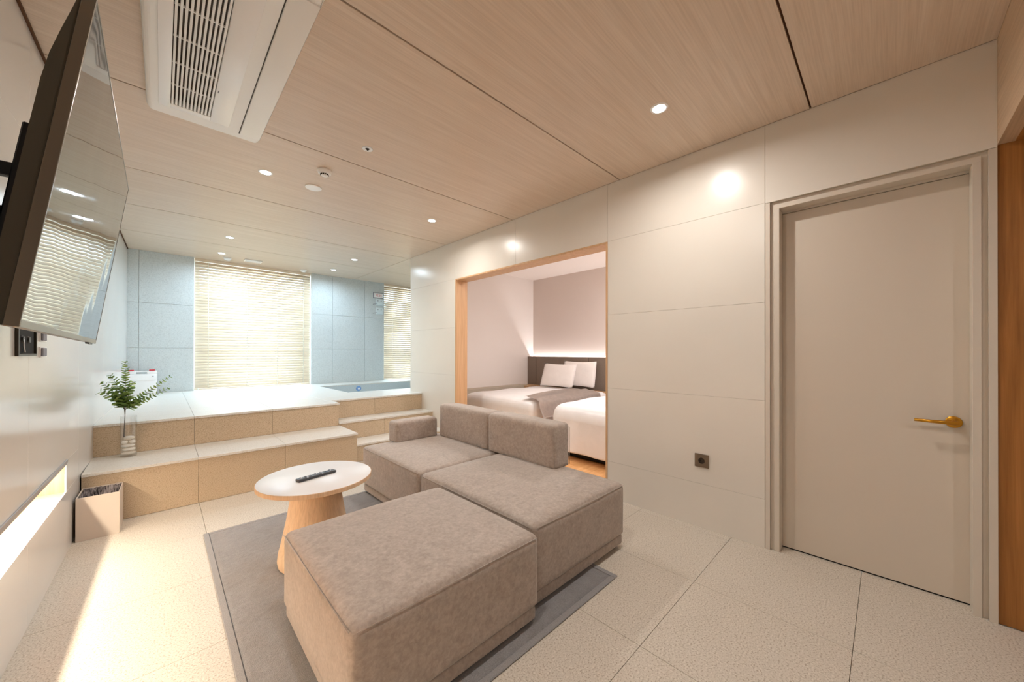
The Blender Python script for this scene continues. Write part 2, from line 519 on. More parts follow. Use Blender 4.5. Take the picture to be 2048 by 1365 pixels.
# ---- right wall with panels, door opening and bedroom opening
XC = XR+0.008
wr = struct(boxes('wall_right', [(XC, XRB, YD1, YO1, 0, H+0.05), (XC, XRB, YO1, YO2, ZO, H+0.05), (XC, XRB, YO2, YW-0.008, 0, H+0.05),
                         (XC, XRB, YE, YD1, ZD, H+0.05), (XC, XRB, YE, YD0, 0, ZD), (2.915, XRB, YD0, YD1, 0, ZD)], 'grout'),
            'cream glossy panelled wall with a door and a wide opening', 'wall')
RZ = [0.31, 0.94, 1.57, 2.20]
for (c, d) in spans(0.54, YO1, [], 0):
    for (e, f) in spans(0, ZO, RZ[:3], 0.0012): piece('panel', XR, XC, c+0.001, d, e, f, 'wall_porcelain', wr)
piece('panel', XR, XC, YD1, 0.539, 0, 2.199, 'casing_paint', wr)
piece('panel', XR, XC, YE, YD0, 0, 2.199, 'casing_paint', wr)
for (c, d) in spans(YE, YW, [0.54, 1.676, 2.81, 3.94], 0.0012):
    piece('panel', XR, XC, c, d, 2.206 if c > 0.5 else 2.201, H, 'wall_porcelain', wr)
for (e, f) in spans(0, ZO, RZ[:3], 0.0012): piece('panel', XR, XC, YO2, YW, e, f, 'wall_porcelain', wr)
piece('panel', XC, XRB, YW-0.008, YW, 0, H, 'wall_porcelain', wr)
# oak lining of the opening
tf = struct(empty('trim_1', (0, 0, 0)), 'oak frame lining the wide opening to the bedroom', 'frame')
box('jamb', XR-0.004, XRB, YO2-0.018, YO2, 0, ZO-0.018, 'trim_oak', tf, 0.0015, 1)
box('jamb', XR-0.004, XRB, YO1, YO1+0.018, 0, ZO-0.018, 'trim_oak', tf, 0.0015, 1)
box('head', XR-0.004, XRB, YO1, YO2, ZO-0.018, ZO, 'trim_oak', tf, 0.0015, 1)

# ---- painted door in its stepped frame
df = struct(empty('trim_2', (0, 0, 0)), 'cream stepped door frame around the flush door', 'frame')
for (a, b) in ((YD1-0.047, YD1-0.020), (YD0+0.020, YD0+0.047)):
    box('jamb', 2.778, 2.870, a, b, 0, ZD-0.047, 'casing_paint', df, 0.001, 1)
for (a, b) in ((YD1-0.0205, YD1), (YD0, YD0+0.0205)):
    box('groove', 2.790, 2.914, a, b, 0, ZD-0.0205, 'casing_paint', df)
box('head', 2.778, 2.870, YD0+0.020, YD1-0.020, ZD-0.047, ZD-0.020, 'casing_paint', df, 0.001, 1)
box('groove', 2.790, 2.914, YD0, YD1, ZD-0.0205, ZD, 'casing_paint', df)
box('stop', 2.8705, 2.914, YD0+0.0205, YD1-0.0205, ZD-0.060, ZD-0.0210, 'casing_paint', df)
dl = empty('door_1', (0, 0, 0))
struct(dl, 'cream flush door with brass lever handle in the right wall', 'door')
box('leaf', 2.872, 2.912, YD0+0.0235, YD1-0.0235, 0.008, ZD-0.063, 'door_paint', dl, 0.001, 1)
box('gap_shade', 2.876, 2.912, YD0+0.0235, YD1-0.0235, 0.0005, 0.0078, 'dark_gap', dl)  # dark strip painted in for the shade in the gap under the leaf
hd = lathe('handle', [(0, 0.012), (0.024, 0.012), (0.029, 0.008), (0.029, 0)], 'brass', dl, 40)
hd.rotation_euler = (0, -PI/2, 0); hd.location = (2.8715, -0.234, 0.900)
nk = tube('neck', [(0, 0, 0.012), (0, 0, 0.052)], 0.011, 'brass', hd, 20)
lv = tube('lever', [(0, -0.012, 0.052), (0, 0.070, 0.052), (0.001, 0.135, 0.052)], [0.0105, 0.0085, 0.0075], 'brass', hd, 16)

# ---- entrance side behind the camera: oak lintel, oak lined passage
ln = struct(boxes('wall_lintel', [(-0.60, XRB, YE-0.05, YE, 2.212, H+0.05)], 'lintel_oak'), 'oak lintel over the entrance passage', 'wall')
struct(box('ceiling_passage', -0.60, XRB, -2.6, YE-0.05, 2.212, 2.26, 'hall_oak'), 'lowered oak ceiling of the entrance passage', 'ceiling')
struct(box('wall_passage', XR+0.012, XRB, -2.6, YE-0.001, 0, 2.212, 'hall_oak'), 'dark honey oak wall of the entrance passage', 'wall')
struct(box('wall_back', -0.62, XRB, -2.65, -2.6, 0, 2.26, 'bed_wall'), 'plain wall at the end of the entrance passage', 'wall')

# ---- far wall: grey stone piers, windows between
wf = empty('wall_far', (0, 0, 0))
struct(wf, 'pale grey stone wall between the two blind covered windows', 'wall')
WX1, WX2, WX3, WX4 = 0.352, 1.99, 3.384, 4.80
boxes('core', [(-0.62, WX1, YF+0.012, YF+0.30, 0.3, H-0.0005), (WX2, WX3, YF+0.012, YF+0.30, 0.3, H-0.0005), (WX4, 5.20, YF+0.012, YF+0.30, 0.3, H-0.0005),
               (WX1, WX2, YF+0.012, YF+0.30, 0.3, ZP-0.001), (WX3, WX4, YF+0.012, YF+0.30, 0.3, ZP-0.001)], 'white_paint', wf)
for (a, b) in spans(-0.36, WX1, [-0.24], 0.003) + spans(WX2, WX3, [2.36, 2.98], 0.003) + spans(WX4, 5.05, [], 0):
    for (e, f) in spans(ZP, H, [1.30, 1.95], 0.003):
        piece('tile', a, b, YF, YF+0.012, e, f, 'grey_stone', wf)
for n_, (a, b) in enumerate(((WX1, WX2), (WX3, WX4))):
    w = empty('window_%d' % (n_+1), (0, 0, 0))
    struct(w, ['large window behind the wide blind', 'window behind the narrow blind beside the bath'][n_], 'window')
    y0, y1 = YF+0.19, YF+0.25
    for nm, q in (('frame', (a, a+0.075, y0, y1, ZP, H)), ('frame', (b-0.075, b, y0, y1, ZP, H)),
                  ('frame', (a+0.075, b-0.075, y0, y1, H-0.11, H)), ('frame', (a+0.075, b-0.075, y0, y1, ZP, ZP+0.12))):
        box(nm, *q, 'white_paint', w, 0.003, 1)
    for (p, q) in ((a+0.075, b-0.075),):
        box('pane', p, q, YF+0.217, YF+0.223, ZP+0.12, H-0.11, 'window_glass', w)
    pl = area_light('daylight_portal', ((a+b)/2, YF+0.29, (ZP+H)/2), (-PI/2, 0, 0), 1, (1, 1, 1), b-a, H-ZP, parent=w)
    pl.data.cycles.is_portal = True

# ---- alcove and bedroom shell
struct(box('wall_alcove', 5.05, 5.20, YW, YF+0.30, 0, H+0.012, 'grey_stone'), 'grey end wall of the bath alcove', 'wall')
struct(box('wall_bedroom_left', XRB+0.001, 5.55, 4.99, YW, 0, H+0.05, 'bed_wall'), 'plain warm white side wall of the bedroom', 'wall')
struct(box('wall_bedroom_head', XB, 5.55, 1.0, 4.99, 0, H+0.05, 'bed_back_wall'), 'taupe wall behind the upholstered headboard', 'wall')
struct(box('wall_bedroom_right', XRB+0.001, XB, 0.95, 1.0, 0, H+0.05, 'bed_wall'), 'unseen near side wall of the bedroom', 'wall')
struct(box('ceiling_bedroom', XRB+0.001, XB, 1.0, 4.99, H, H+0.05, 'bed_ceiling'), 'smooth white bedroom ceiling', 'ceiling')
fb = struct(box('floor_bedroom', XRB, XB, 1.0, 4.99, -0.0140, -0.012, 'seam_brown'), 'warm oak plank floor of the bedroom', 'floor')
for (c, d) in spans(1.0, 4.99, [1.0+0.19*k for k in range(1, 21)], 0.0015):
    piece('plank', XRB if not (YO1 < c and d < YO2) else XRB, XB, c, d, -0.012, 0, 'floor_oak', fb, 0.0008)
box('threshold', XR+0.006, XRB-0.001, YO1+0.018, YO2-0.018, -0.012, 0.002, 'floor_oak', fb, 0.001, 1)

# ---- stone bench steps, stairs and platform
def slabs(parent, x0, x1, y0, y1, z, cx, cy, t=0.02):
    for (a, b) in spans(x0, x1, cx, G):
        for (c, d) in spans(y0, y1, cy, G):
            piece('tile', a, b, c, d, z-t, z, 'tread_stone', parent, 0.001)
def risers(parent, x0, x1, y, z0, z1, cx):
    for (a, b) in spans(x0, x1, cx, G):
        piece('riser_tile', a, b, y, y+0.012, z0, z1, 'riser_stone', parent, 0.0012)
XLW = -0.405
OH = 0.008
JX = [0.22, 0.845, 1.20]
st = struct(box('bench_step', XLW, XS-0.0125, YB1+0.0125, YB2+0.0125, 0, ZB-0.0205, 'grout'), 'long lower bench step of beige stone holding the vase', 'step')
slabs(st, XLW, XS+OH, YB1-OH, YB2-0.001, ZB, [0.22, 0.84], [])
risers(st, XLW, XS, YB1, 0.0005, ZB-0.0205, [0.22, 0.84])
piece('riser_tile', XS-0.012, XS, YB1+0.0125, YB2, 0.0005, ZB-0.0205, 'riser_stone', st)
TX0, TX1, TY0, TY1 = 1.985, 4.60, 5.545, 6.90      # sunken bath
pf = struct(boxes('platform', [(XLW, XS-0.0125, YB2+0.0125, YA, 0, ZP-0.0205), (XLW, TX0-0.013, YA+0.0125, YF+0.01, 0, ZP-0.0205),
                               (TX0-0.013, 5.05, YA+0.0125, TY0-0.013, 0, ZP-0.0205), (TX0-0.013, 5.05, TY1+0.013, YF+0.01, 0, ZP-0.0205),
                               (TX1+0.013, 5.05, TY0-0.013, TY1+0.013, 0, ZP-0.0205)], 'grout'),
            'raised stone platform below the far windows', 'platform')
PX = [0.225+0.62*k for k in range(0, 8)]
PY = [5.12, 5.74, 6.36, 6.98]
slabs(pf, XLW, XS+OH, YB2-OH, YA-OH-0.001, ZP, [0.22, 0.84, 1.46], [])
slabs(pf, XLW, TX0, YA-OH, YF, ZP, [0.22, 0.84, 1.46], PY)
slabs(pf, TX0+0.001, XR-0.001, YA-OH, TY0-0.001, ZP, [2.62], [])
slabs(pf, XR, 5.05, YW+0.001, TY0-0.001, ZP, [3.30, 3.92, 4.54], [])
slabs(pf, TX0+0.001, 5.05, TY1+0.001, YF, ZP, [2.60, 3.22, 3.84, 4.46], [])
slabs(pf, TX1+0.001, 5.05, TY0, TY1, ZP, [], [])
risers(pf, XLW, XS, YB2, ZB+0.0005, ZP-0.0205, [0.22, 0.84])
piece('riser_tile', XS-0.012, XS, YB2+0.0125, YA-0.001, ZA, ZP-0.0205, 'riser_stone', pf)
risers(pf, XS, XR-0.001, YA, ZA+0.0005, ZP-0.0205, [2.06])
s2 = struct(box('stair_step', XS+0.001, XR-0.001, YA2+0.0125, YA+0.0115, 0, ZA-0.0205, 'grout'), 'upper narrow stone stair beside the bench steps', 'step')
slabs(s2, XS+0.001, XR-0.001, YA2-OH, YA-0.001, ZA, [2.06], [])
risers(s2, XS+0.001, XR-0.001, YA2, ZC+0.0005, ZA-0.0205, [2.06])
s1 = struct(box('stair_step', XS+0.001, XR-0.001, YA3+0.0125, YA2+0.0115, 0, ZC-0.0205, 'grout'), 'lowest stone stair, just behind the sofa armrest', 'step')
slabs(s1, XS+0.001, XR-0.001, YA3-OH, YA2-0.001, ZC, [2.06], [])
risers(s1, XS+0.001, XR-0.001, YA3, 0.0005, ZC-0.0205, [2.06])

# sunken bath
tb = empty('sunken_bath', ((TX0+TX1)/2, (TY0+TY1)/2, 0.05))
tag(tb, 'grey tiled sunken bath set into the platform', 'bath')
def at_tb(o): o.location = Vector(o.location) - Vector(tb.location); return o
for nm, q in (('bath_wall', (TX0-0.012, TX0, TY0-0.012, TY1+0.012, 0.06, ZP-0.0205)), ('bath_wall', (TX1, TX1+0.012, TY0-0.012, TY1+0.012, 0.06, ZP-0.0205)),
              ('bath_wall', (TX0, TX1, TY0-0.012, TY0, 0.06, ZP-0.0205)), ('bath_wall', (TX0, TX1, TY1, TY1+0.012, 0.06, ZP-0.0205)),
              ('bath_floor', (TX0-0.012, TX1+0.012, TY0-0.012, TY1+0.012, 0.045, 0.0595))):
    at_tb(box(nm, *q, 'grey_stone', tb))
jt = lathe('water_jet', [(0, 0.014), (0.030, 0.014), (0.046, 0.010), (0.048, 0)], 'blue_fitting', tb, 28)
jt.rotation_euler = (PI/2, 0, 0); jt.location = Vector((2.66, TY1-0.0005, 0.555)) - Vector(tb.location)
jn = lathe('nozzle', [(0, 0.020), (0.018, 0.020), (0.020, 0.0145)], 'white_gloss', jt, 20)

# ================================================================== BLINDS
def blind(name, x0, x1, ztop, zbot, label, cords, tilt):
    t = empty(name, ((x0+x1)/2, YF+0.055, zbot))
    tag(t, label, 'blind', 'wooden venetian blinds')
    w = x1-x0
    yb = 0.0
    box('headrail', -w/2, w/2, yb-0.028, yb+0.028, ztop-zbot-0.045, ztop-zbot-0.002, 'slat_wood', t, 0.002, 1)
    box('bottom_rail', -w/2, w/2, yb-0.026, yb+0.026, 0.004, 0.022, 'slat_wood', t, 0.003, 1)
    pitch = 0.044
    n = int((ztop-zbot-0.045-0.03)/pitch)
    bm = bmesh.new()
    # gently curved slat section
    sec = [(-0.025, 0.0), (-0.0125, 0.002), (0, 0.0027), (0.0125, 0.002), (0.025, 0.0)]
    top = [[bm.verts.new((sx*w/2, a, b+0.0013)) for a, b in sec] for sx in (-1, 1)]
    bot = [[bm.verts.new((sx*w/2, a, b-0.0013)) for a, b in sec] for sx in (-1, 1)]
    for L in (top, bot):
        for i in range(4): bm.faces.new([L[0][i], L[0][i+1], L[1][i+1], L[1][i]])
    for s in (0, 1):
        for i in range(4): bm.faces.new([top[s][i], top[s][i+1], bot[s][i+1], bot[s][i]])
    for i in (0, 4): bm.faces.new([top[0][i], top[1][i], bot[1][i], bot[0][i]])
    first = finish('slat', bm, 'slat_wood', t, True)
    first.location = (0, yb, 0.048)
    first.rotation_euler = (math.radians(tilt), 0, 0)
    rn = random.Random(3)
    for k in range(1, n):
        o = first.copy(); COL.objects.link(o)
        o.location = (0, yb, 0.048+pitch*k); o.rotation_euler = (math.radians(tilt+rn.uniform(-1.8, 1.8)), 0, 0)
    for c in cords:
        tube('ladder_cord', [(c*w, yb-0.022, 0.02), (c*w, yb-0.022, ztop-zbot-0.04)], 0.0035, 'cord_white', t, 6)
    for c in (-0.475, 0.40):
        lathe('cord_tassel', [(0, 0.0), (0.008, 0.002), (0.010, 0.014), (0.004, 0.03), (0, 0.031)], 'cord_white', t, 12, (c*w, yb-0.04, 0.003))
    return t
blind('venetian_blind', WX1+0.012, WX2-0.012, H+0.0015, ZP+0.004, 'wide light wood venetian blind covering the large middle window', (-0.40, -0.09, 0.18, 0.43), 63)
blind('venetian_blind', WX3+0.012, WX4-0.012, H+0.0015, ZP+0.004, 'narrow visible light wood venetian blind right of the grey pier', (-0.36, 0.0, 0.36), 63)

# ================================================================== CEILING FITTINGS
def downlight(x, y, warm, label):
    t = empty('downlight', (x, y, H))
    tag(t, label, 'downlight', 'recessed ceiling downlights')
    lathe('trim_ring', [(0.036, -0.0005), (0.037, -0.004), (0.048, -0.004), (0.051, -0.0005)], 'white_gloss', t, 32)
    lathe('lens', [(0, -0.0025), (0.036, -0.0025)], 'lens_warm' if warm else 'lens_cool', t, 28)
    area_light('lamp', (0, 0, -0.006), (0, 0, 0), P_WARM if warm else P_COOL, WARM if warm else COOL, 0.066, shape='DISK', spread=166, parent=t)
downlight(2.12, 0.938, True, 'bright warm downlight nearest the door, right of centre in the ceiling')
downlight(0.60, 0.938, True, 'warm downlight directly above the camera')
downlight(0.598, 3.49, True, 'warm downlight between the air conditioner and the smoke detector')
downlight(2.14, 3.49, True, 'warm downlight above the top corner of the bedroom opening')
downlight(0.616, 5.80, False, 'cool downlight over the platform, left row, nearer the camera')
downlight(2.18, 5.83, False, 'cool downlight over the platform, right row, nearer the camera')
downlight(0.628, 6.83, False, 'cool downlight close to the top left of the wide blind')
downlight(2.182, 6.82, False, 'cool downlight near the top of the grey pier')

def ceil_thing(name, x, y, label, cat):
    t = empty(name, (x, y, H)); tag(t, label, cat); return t
t = ceil_thing('smoke_detector', 0.93, 3.124, 'white round smoke detector with dark slots on the oak ceiling', 'detector')
lathe('base', [(0.052, -0.0003), (0.054, -0.012), (0.050, -0.018)], 'white_plastic', t)
lathe('head', [(0.050, -0.018), (0.047, -0.026), (0.030, -0.031), (0.026, -0.044), (0.015, -0.049), (0, -0.050)], 'white_plastic', t)
for k in range(12):
    a = 2*PI*k/12
    s = box('slot', 0.0265, 0.031, -0.005, 0.005, -0.0405, -0.0335, 'dark_gap', t); s.rotation_euler = (0, 0, a)
t = ceil_thing('ceiling_speaker', 0.957, 3.515, 'plain white round cover disc on the ceiling beside the smoke detector', 'cover')
lathe('rim', [(0.064, -0.0003), (0.065, -0.006), (0.060, -0.009)], 'white_plastic', t)
lathe('face', [(0.060, -0.009), (0.045, -0.0095), (0, -0.0095)], 'white_gloss', t)
t = ceil_thing('sprinkler', 1.052, 2.578, 'small white sprinkler plate with a dark centre on the ceiling', 'sprinkler')
lathe('plate', [(0.014, -0.001), (0.018, -0.004), (0.034, -0.004), (0.037, -0.0005)], 'white_gloss', t)
lathe('head', [(0.014, -0.001), (0.010, -0.005), (0.004, -0.012), (0, -0.012)], 'black_metal', t, 20)
for (x, y, lb) in ((0.725, 7.095, 'white domed sensor next to the left cool downlight above the wide blind'), (1.80, 7.19, 'white domed sensor above the right end of the wide blind')):
    t = ceil_thing('ceiling_sensor', x, y, lb, 'sensor'); t['group'] = 'domed sensors above the wide blind'
    lathe('base', [(0.05, -0.0003), (0.052, -0.016), (0.046, -0.02)], 'white_plastic', t)
    lathe('dome', [(0.046, -0.02), (0.040, -0.034), (0.022, -0.044), (0, -0.046)], 'white_gloss', t)
t = ceil_thing('ceiling_vent', 1.043, 7.043, 'white rectangular vent plate on the ceiling above the wide blind', 'vent')
box('plate', -0.115, 0.115, -0.075, 0.075, -0.014, -0.0004, 'white_plastic', t, 0.004, 2)
box('cover', -0.098, 0.098, -0.058, 0.058, -0.019, -0.0142, 'white_gloss', t, 0.002, 1)

# air conditioner cassette
AX, AY, AL = 0.20, 2.26, 1.42
t = empty('air_conditioner', (AX, AY, H))
tag(t, 'white ceiling cassette air conditioner with a slatted intake grille', 'air conditioner')
hx, hl = 0.268, AL/2
zf = -0.040
def ac(name, x0, x1, y0, y1, z0, z1, mat, bev=0.0, par=None): return box(name, x0-AX, x1-AX, y0-AY, y1-AY, z0, z1, mat, par or t, bev, 2)
bm = bmesh.new()
Y0, Y1 = AY-hl, AY+hl
GX0, GX1, GY1, GY0 = 0.030, 0.205, 2.815, 1.66
# fascia ring round the intake
for q in ((AX-hx, GX0, Y0, Y1), (GX1, AX+hx, Y0, Y1), (GX0, GX1, GY1, Y1), (GX0, GX1, Y0, GY0)):
    add_box(bm, q[0]-AX, q[1]-AX, q[2]-AY, q[3]-AY, zf, -0.0004)
ev = [e for e in bm.edges if all(abs(abs(v.co.x)-hx) < 1e-4 and abs(abs(v.co.y)-hl) < 1e-4 for v in e.verts)]
bmesh.ops.bevel(bm, geom=ev, offset=0.028, segments=5, profile=0.5, affect='EDGES')
fr = finish('fascia', bm, 'white_plastic', t)
ac('intake_panel', -0.018, GX0-0.001, GY0-0.05, GY1+0.05, zf-0.006, zf-0.0002, 'white_gloss', 0.002)
ac('intake_panel', GX1+0.001, 0.297, GY0-0.05, GY1+0.05, zf-0.006, zf-0.0002, 'white_gloss', 0.002)
ac('intake_panel', GX0-0.001, GX1+0.001, GY1+0.001, GY1+0.05, zf-0.006, zf-0.0002, 'white_gloss', 0.002)
ac('filter', GX0+0.001, GX1-0.001, GY0+0.001, GY1-0.001, -0.012, -0.006, 'grille_dark')
nb = 11
for k in range(nb):
    x = GX0 + (GX1-GX0)*(k+0.5)/nb
    ac('slat', x-0.0042, x+0.0042, GY0+0.001, GY1-0.001, zf-0.005, zf+0.016, 'white_plastic')
for k in range(5):
    y = 2.612 - 0.205*k
    ac('cross_bar', GX0+0.001, GX1-0.001, y-0.003, y+0.003, zf-0.0035, zf+0.004, 'white_plastic')
ac('flap_joint', 0.351, 0.3555, Y0+0.06, Y1-0.06, zf-0.0006, zf-0.0001, 'socket_dark')
ac('air_flap', 0.357, AX+hx-0.006, Y0+0.06, Y1-0.06, zf-0.005, zf-0.0002, 'white_plastic', 0.002)
ac('latch', 0.213, 0.218, 2.50, 2.522, zf-0.0075, zf-0.0061, 'sign_grey')

# ================================================================== TELEVISION
tv = empty('television', (-0.157, 1.81, 1.649))
tag(tv, 'large flat screen television tilted down from the left wall', 'television')
tilt, yaw, roll = 0.136, -0.006, -0.011
a = Vector((math.sin(yaw), math.cos(yaw), 0)); n0 = Vector((math.cos(yaw), -math.sin(yaw), 0)); u0 = Vector((0, 0, 1))
nn = n0*math.cos(tilt) - u0*math.sin(tilt); bb = u0*math.cos(tilt) + n0*math.sin(tilt)
a2 = a*math.cos(roll) + bb*math.sin(roll); b2 = -a*math.sin(roll) + bb*math.cos(roll)
tv.rotation_euler = Matrix(((nn.x, a2.x, b2.x), (nn.y, a2.y, b2.y), (nn.z, a2.z, b2.z))).to_euler()   # local x = out of screen, y = width, z = up
TW, TH = 0.625, 0.3625
box('screen', -0.012, -0.0008, -TW+0.006, TW-0.006, -TH+0.016, TH-0.006, 'tv_screen', tv)
boxes('bezel', [(-0.020, 0.0, -TW, -TW+0.006, -TH, TH), (-0.020, 0.0, TW-0.006, TW, -TH, TH), (-0.020, 0.0, -TW+0.006, TW-0.006, TH-0.006, TH),
                (-0.020, 0.0, -TW+0.006, TW-0.006, -TH, -TH+0.016)], 'bezel_metal', tv, 0.0008)
box('sensor', -0.016, -0.004, TW-0.16, TW-0.06, -TH-0.006, -TH-0.0001, 'black_plastic', tv, 0.001, 1)
# back cover: thin at the top, swelling to full depth lower down
bm = bmesh.new()
prof = [(-0.0205, TH-0.001), (-0.024, TH-0.004), (-0.028, TH-0.04), (-0.036, TH-0.10), (-0.043, TH-0.16), (-0.046, TH-0.22), (-0.046, -TH+0.02), (-0.042, -TH+0.003), (-0.0205, -TH+0.001)]
R0 = [bm.verts.new((x, -TW+0.002, z)) for x, z in prof]; R1 = [bm.verts.new((x, TW-0.002, z)) for x, z in prof]
for i in range(len(prof)):
    j = (i+1) % len(prof); bm.faces.new([R0[i], R0[j], R1[j], R1[i]])
bm.faces.new(R0[::-1]); bm.faces.new(R1)
sharp_smooth(finish('back_cover', bm, 'tv_back', tv), 30)

mt = empty('tv_mount', (-0.44, 1.81, 1.649))
tag(mt, 'black steel bracket holding the television off the left wall', 'bracket')
box('wall_plate', 0.006, 0.014, -0.28, 0.28, -0.16, 0.16, 'black_metal', mt, 0.002, 1)
for s in (-1, 1):
    for z_ in (0.05, -0.12): box('arm', 0.0145, 0.175, s*0.24-0.012, s*0.24+0.012, z_, z_+0.035, 'black_metal', mt, 0.002, 1)
    rail = box('rail', 0.150, 0.172, s*0.24-0.018, s*0.24+0.018, -0.24, 0.22, 'black_metal', mt, 0.003, 1)
    rail.rotation_euler = (0, 0.136, 0)
    for z in (0.12, 0.0, -0.12):
        b_ = lathe('bolt', [(0, 0.012), (0.010, 0.012), (0.011, 0.008), (0.011, 0)], 'aluminium', mt, 12, (0.0145, s*0.19, z)); b_.rotation_euler = (0, PI/2, 0)

def on_left(x, y, z): return Vector((-0.476 + 0.0163*y + x, y, z))
t = empty('cable_box', on_left(0, 2.64, 1.30), RZL)
tag(t, 'black open cable box on the wall below the television', 'wall box')
boxes('frame', [(0.0005, 0.010, -0.15, 0.13, -0.072, -0.062), (0.0005, 0.010, -0.15, 0.13, 0.10, 0.110), (0.0005, 0.010, -0.15, -0.138, -0.062, 0.10), (0.0005, 0.010, 0.118, 0.13, -0.062, 0.10)], 'tv_back', t)
box('back', 0.0005, 0.003, -0.138, 0.118, -0.062, 0.10, 'dark_gap', t)
for y in (-0.07, 0.02): lathe('plug', [(0, 0.006), (0.013, 0.006), (0.016, 0.0)], 'black_plastic', t, 16, (0.0032, y, 0.0)).rotation_euler = (0, PI/2, 0)
tube('cable', [(0.007, -0.07, 0.0), (0.008, -0.07, -0.03), (0.0075, -0.05, -0.055)], 0.003, 'aluminium', t)
for i, z in enumerate((1.245, 1.322)):
    t = empty('wall_socket', on_left(0, 2.915, z), RZL)
    tag(t, ['lower small grey and white socket beside the black cable box', 'upper small grey and white socket beside the black cable box'][i], 'socket', 'sockets beside the cable box')
    box('plate', 0.0003, 0.006, -0.06, 0.06, -0.026, 0.026, 'white_gloss', t, 0.001, 1)
    box('insert', 0.0062, 0.014, -0.056, 0.012, -0.021, 0.021, 'sign_grey', t, 0.002, 1)

# ================================================================== WALL OUTLET
t = empty('power_outlet', (XR, 0.915, 0.477))
tag(t, 'square bronze power outlet low on the cream wall', 'outlet')
bm = bmesh.new()
# plate with a round hole
n = 32; R = 0.0215
outer = []
for k in range(n):
    an = 2*PI*k/n; c, s = math.cos(an), math.sin(an); m_ = 0.046/max(abs(c), abs(s)); outer.append((c*m_, s*m_))
def ring(pts, x): return [bm.verts.new((x, p, q)) for p, q in pts]
inner = [(R*math.cos(2*PI*k/n), R*math.sin(2*PI*k/n)) for k in range(n)]
A = ring(outer, -0.0003); B = ring(outer, -0.009); C_ = ring(inner, -0.009); D_ = ring(inner, -0.002)
for P_, Q_ in ((A, B), (B, C_), (C_, D_)):
    for k in range(n): bm.faces.new([P_[k], P_[(k+1) % n], Q_[(k+1) % n], Q_[k]])
finish('plate', bm, 'bronze_plate', t)
cup = lathe('recess', [(R-0.0002, 0.0075), (R-0.001, 0.0008), (0, 0.0008)], 'socket_dark', t, 28); cup.rotation_euler = (0, -PI/2, 0)
for s in (-1, 1):
    p = lathe('contact', [(0, 0.0014), (0.003, 0.0014), (0.003, 0.0009)], 'dark_gap', t, 12, (0, s*0.0095, 0)); p.rotation_euler = (0, -PI/2, 0)

# ================================================================== RUG
RX0, RX1, RY0, RY1 = 0.205, 1.825, 1.04, 3.225
rug = empty('rug', ((RX0+RX1)/2, (RY0+RY1)/2, 0))
tag(rug, 'grey short pile rug under the sofa, ottoman and round table', 'rug')
w_, d_ = (RX1-RX0)/2, (RY1-RY0)/2
boxes_b = [(-w_, -w_+0.03, -d_, d_, 0.0003, 0.009), (w_-0.03, w_, -d_, d_, 0.0003, 0.009), (-w_+0.03, w_-0.03, -d_, -d_+0.03, 0.0003, 0.009), (-w_+0.03, w_-0.03, d_-0.03, d_, 0.0003, 0.009)]
boxes('binding', boxes_b, 'rug_binding', rug, 0.003)
bm = bmesh.new()
nx, ny = 150, 200
rr = random.Random(5)
grid = []
for i in range(nx+1):
    row = []
    for j in range(ny+1):
        x = -w_+0.031 + (2*w_-0.062)*i/nx; y = -d_+0.031 + (2*d_-0.062)*j/ny
        edge = i in (0, nx) or j in (0, ny)
        row.append(bm.verts.new((x, y, 0.005 if edge else 0.0105+rr.uniform(-0.0014, 0.0014))))
    grid.append(row)
for i in range(nx):
    for j in range(ny): bm.faces.new([grid[i][j], grid[i+1][j], grid[i+1][j+1], grid[i][j+1]])
finish('pile', bm, 'rug_pile', rug, True)
RUGZ = 0.0122

# ================================================================== SOFA AND OTTOMAN
def seam(name, pts, parent, r=0.0016): return tube(name, pts, r, 'sofa_suede', parent, 6)
ot = empty('ottoman', (0.828, 1.53, RUGZ))
tag(ot, 'square taupe suede ottoman nearest the camera', 'ottoman')
def block(parent, ox, oy, x0, x1, y0, y1, z0, z1, crown, rt, seed, pl=0.065, edges='wsen', pin=0.012):
    """upholstered seat block above a set-back plinth; coordinates in the world, parent at (ox, oy)"""
    X0, X1, Y0_, Y1_ = x0-ox, x1-ox, y0-oy, y1-oy
    zo = parent.location.z
    soft_box('plinth', X0+pin, X1-pin, Y0_+pin, Y1_-pin, z0-zo, z0-zo+pl-0.004, mat='sofa_suede', parent=parent, r=0.012, n=4)
    soft_box('seat', X0, X1, Y0_, Y1_, z0-zo+pl, z1-zo, mat='sofa_suede', parent=parent, r=rt, crown=crown, n=16, rb=0.014, wob=0.0015, seed=seed)
    zt = z1-zo-rt*0.42; e = rt*0.06
    q = {'w': [(X0+e, Y0_+0.02, zt), (X0+e, (Y0_+Y1_)/2, zt), (X0+e, Y1_-0.02, zt)], 'e': [(X1-e, Y0_+0.02, zt), (X1-e, Y1_-0.02, zt)],
         's': [(X0+0.02, Y0_+e, zt), (X1-0.02, Y0_+e, zt)], 'n': [(X0+0.02, Y1_-e, zt), (X1-0.02, Y1_-e, zt)]}
    for k in edges: seam('seam', q[k], parent)
block(ot, 0.828, 1.53, 0.405, 1.252, 1.108, 1.952, RUGZ+0.012, 0.415, 0.016, 0.034, 1, edges='ws')
for (x, y) in ((0.47, 1.17), (1.19, 1.17), (0.47, 1.89), (1.19, 1.89)):
    box('foot', x-0.828-0.025, x-0.828+0.025, y-1.53-0.025, y-1.53+0.025, 0, 0.0118, 'black_plastic', ot)
SX, SY = 1.71, 2.20
so = empty('sofa', (SX, SY, 0))
tag(so, 'taupe suede two seat sofa with low back and one armrest', 'sofa')
block(so, SX, SY, 1.275, 2.135, 1.165, 2.232, 0.025, 0.415, 0.020, 0.036, 2, edges='sw')
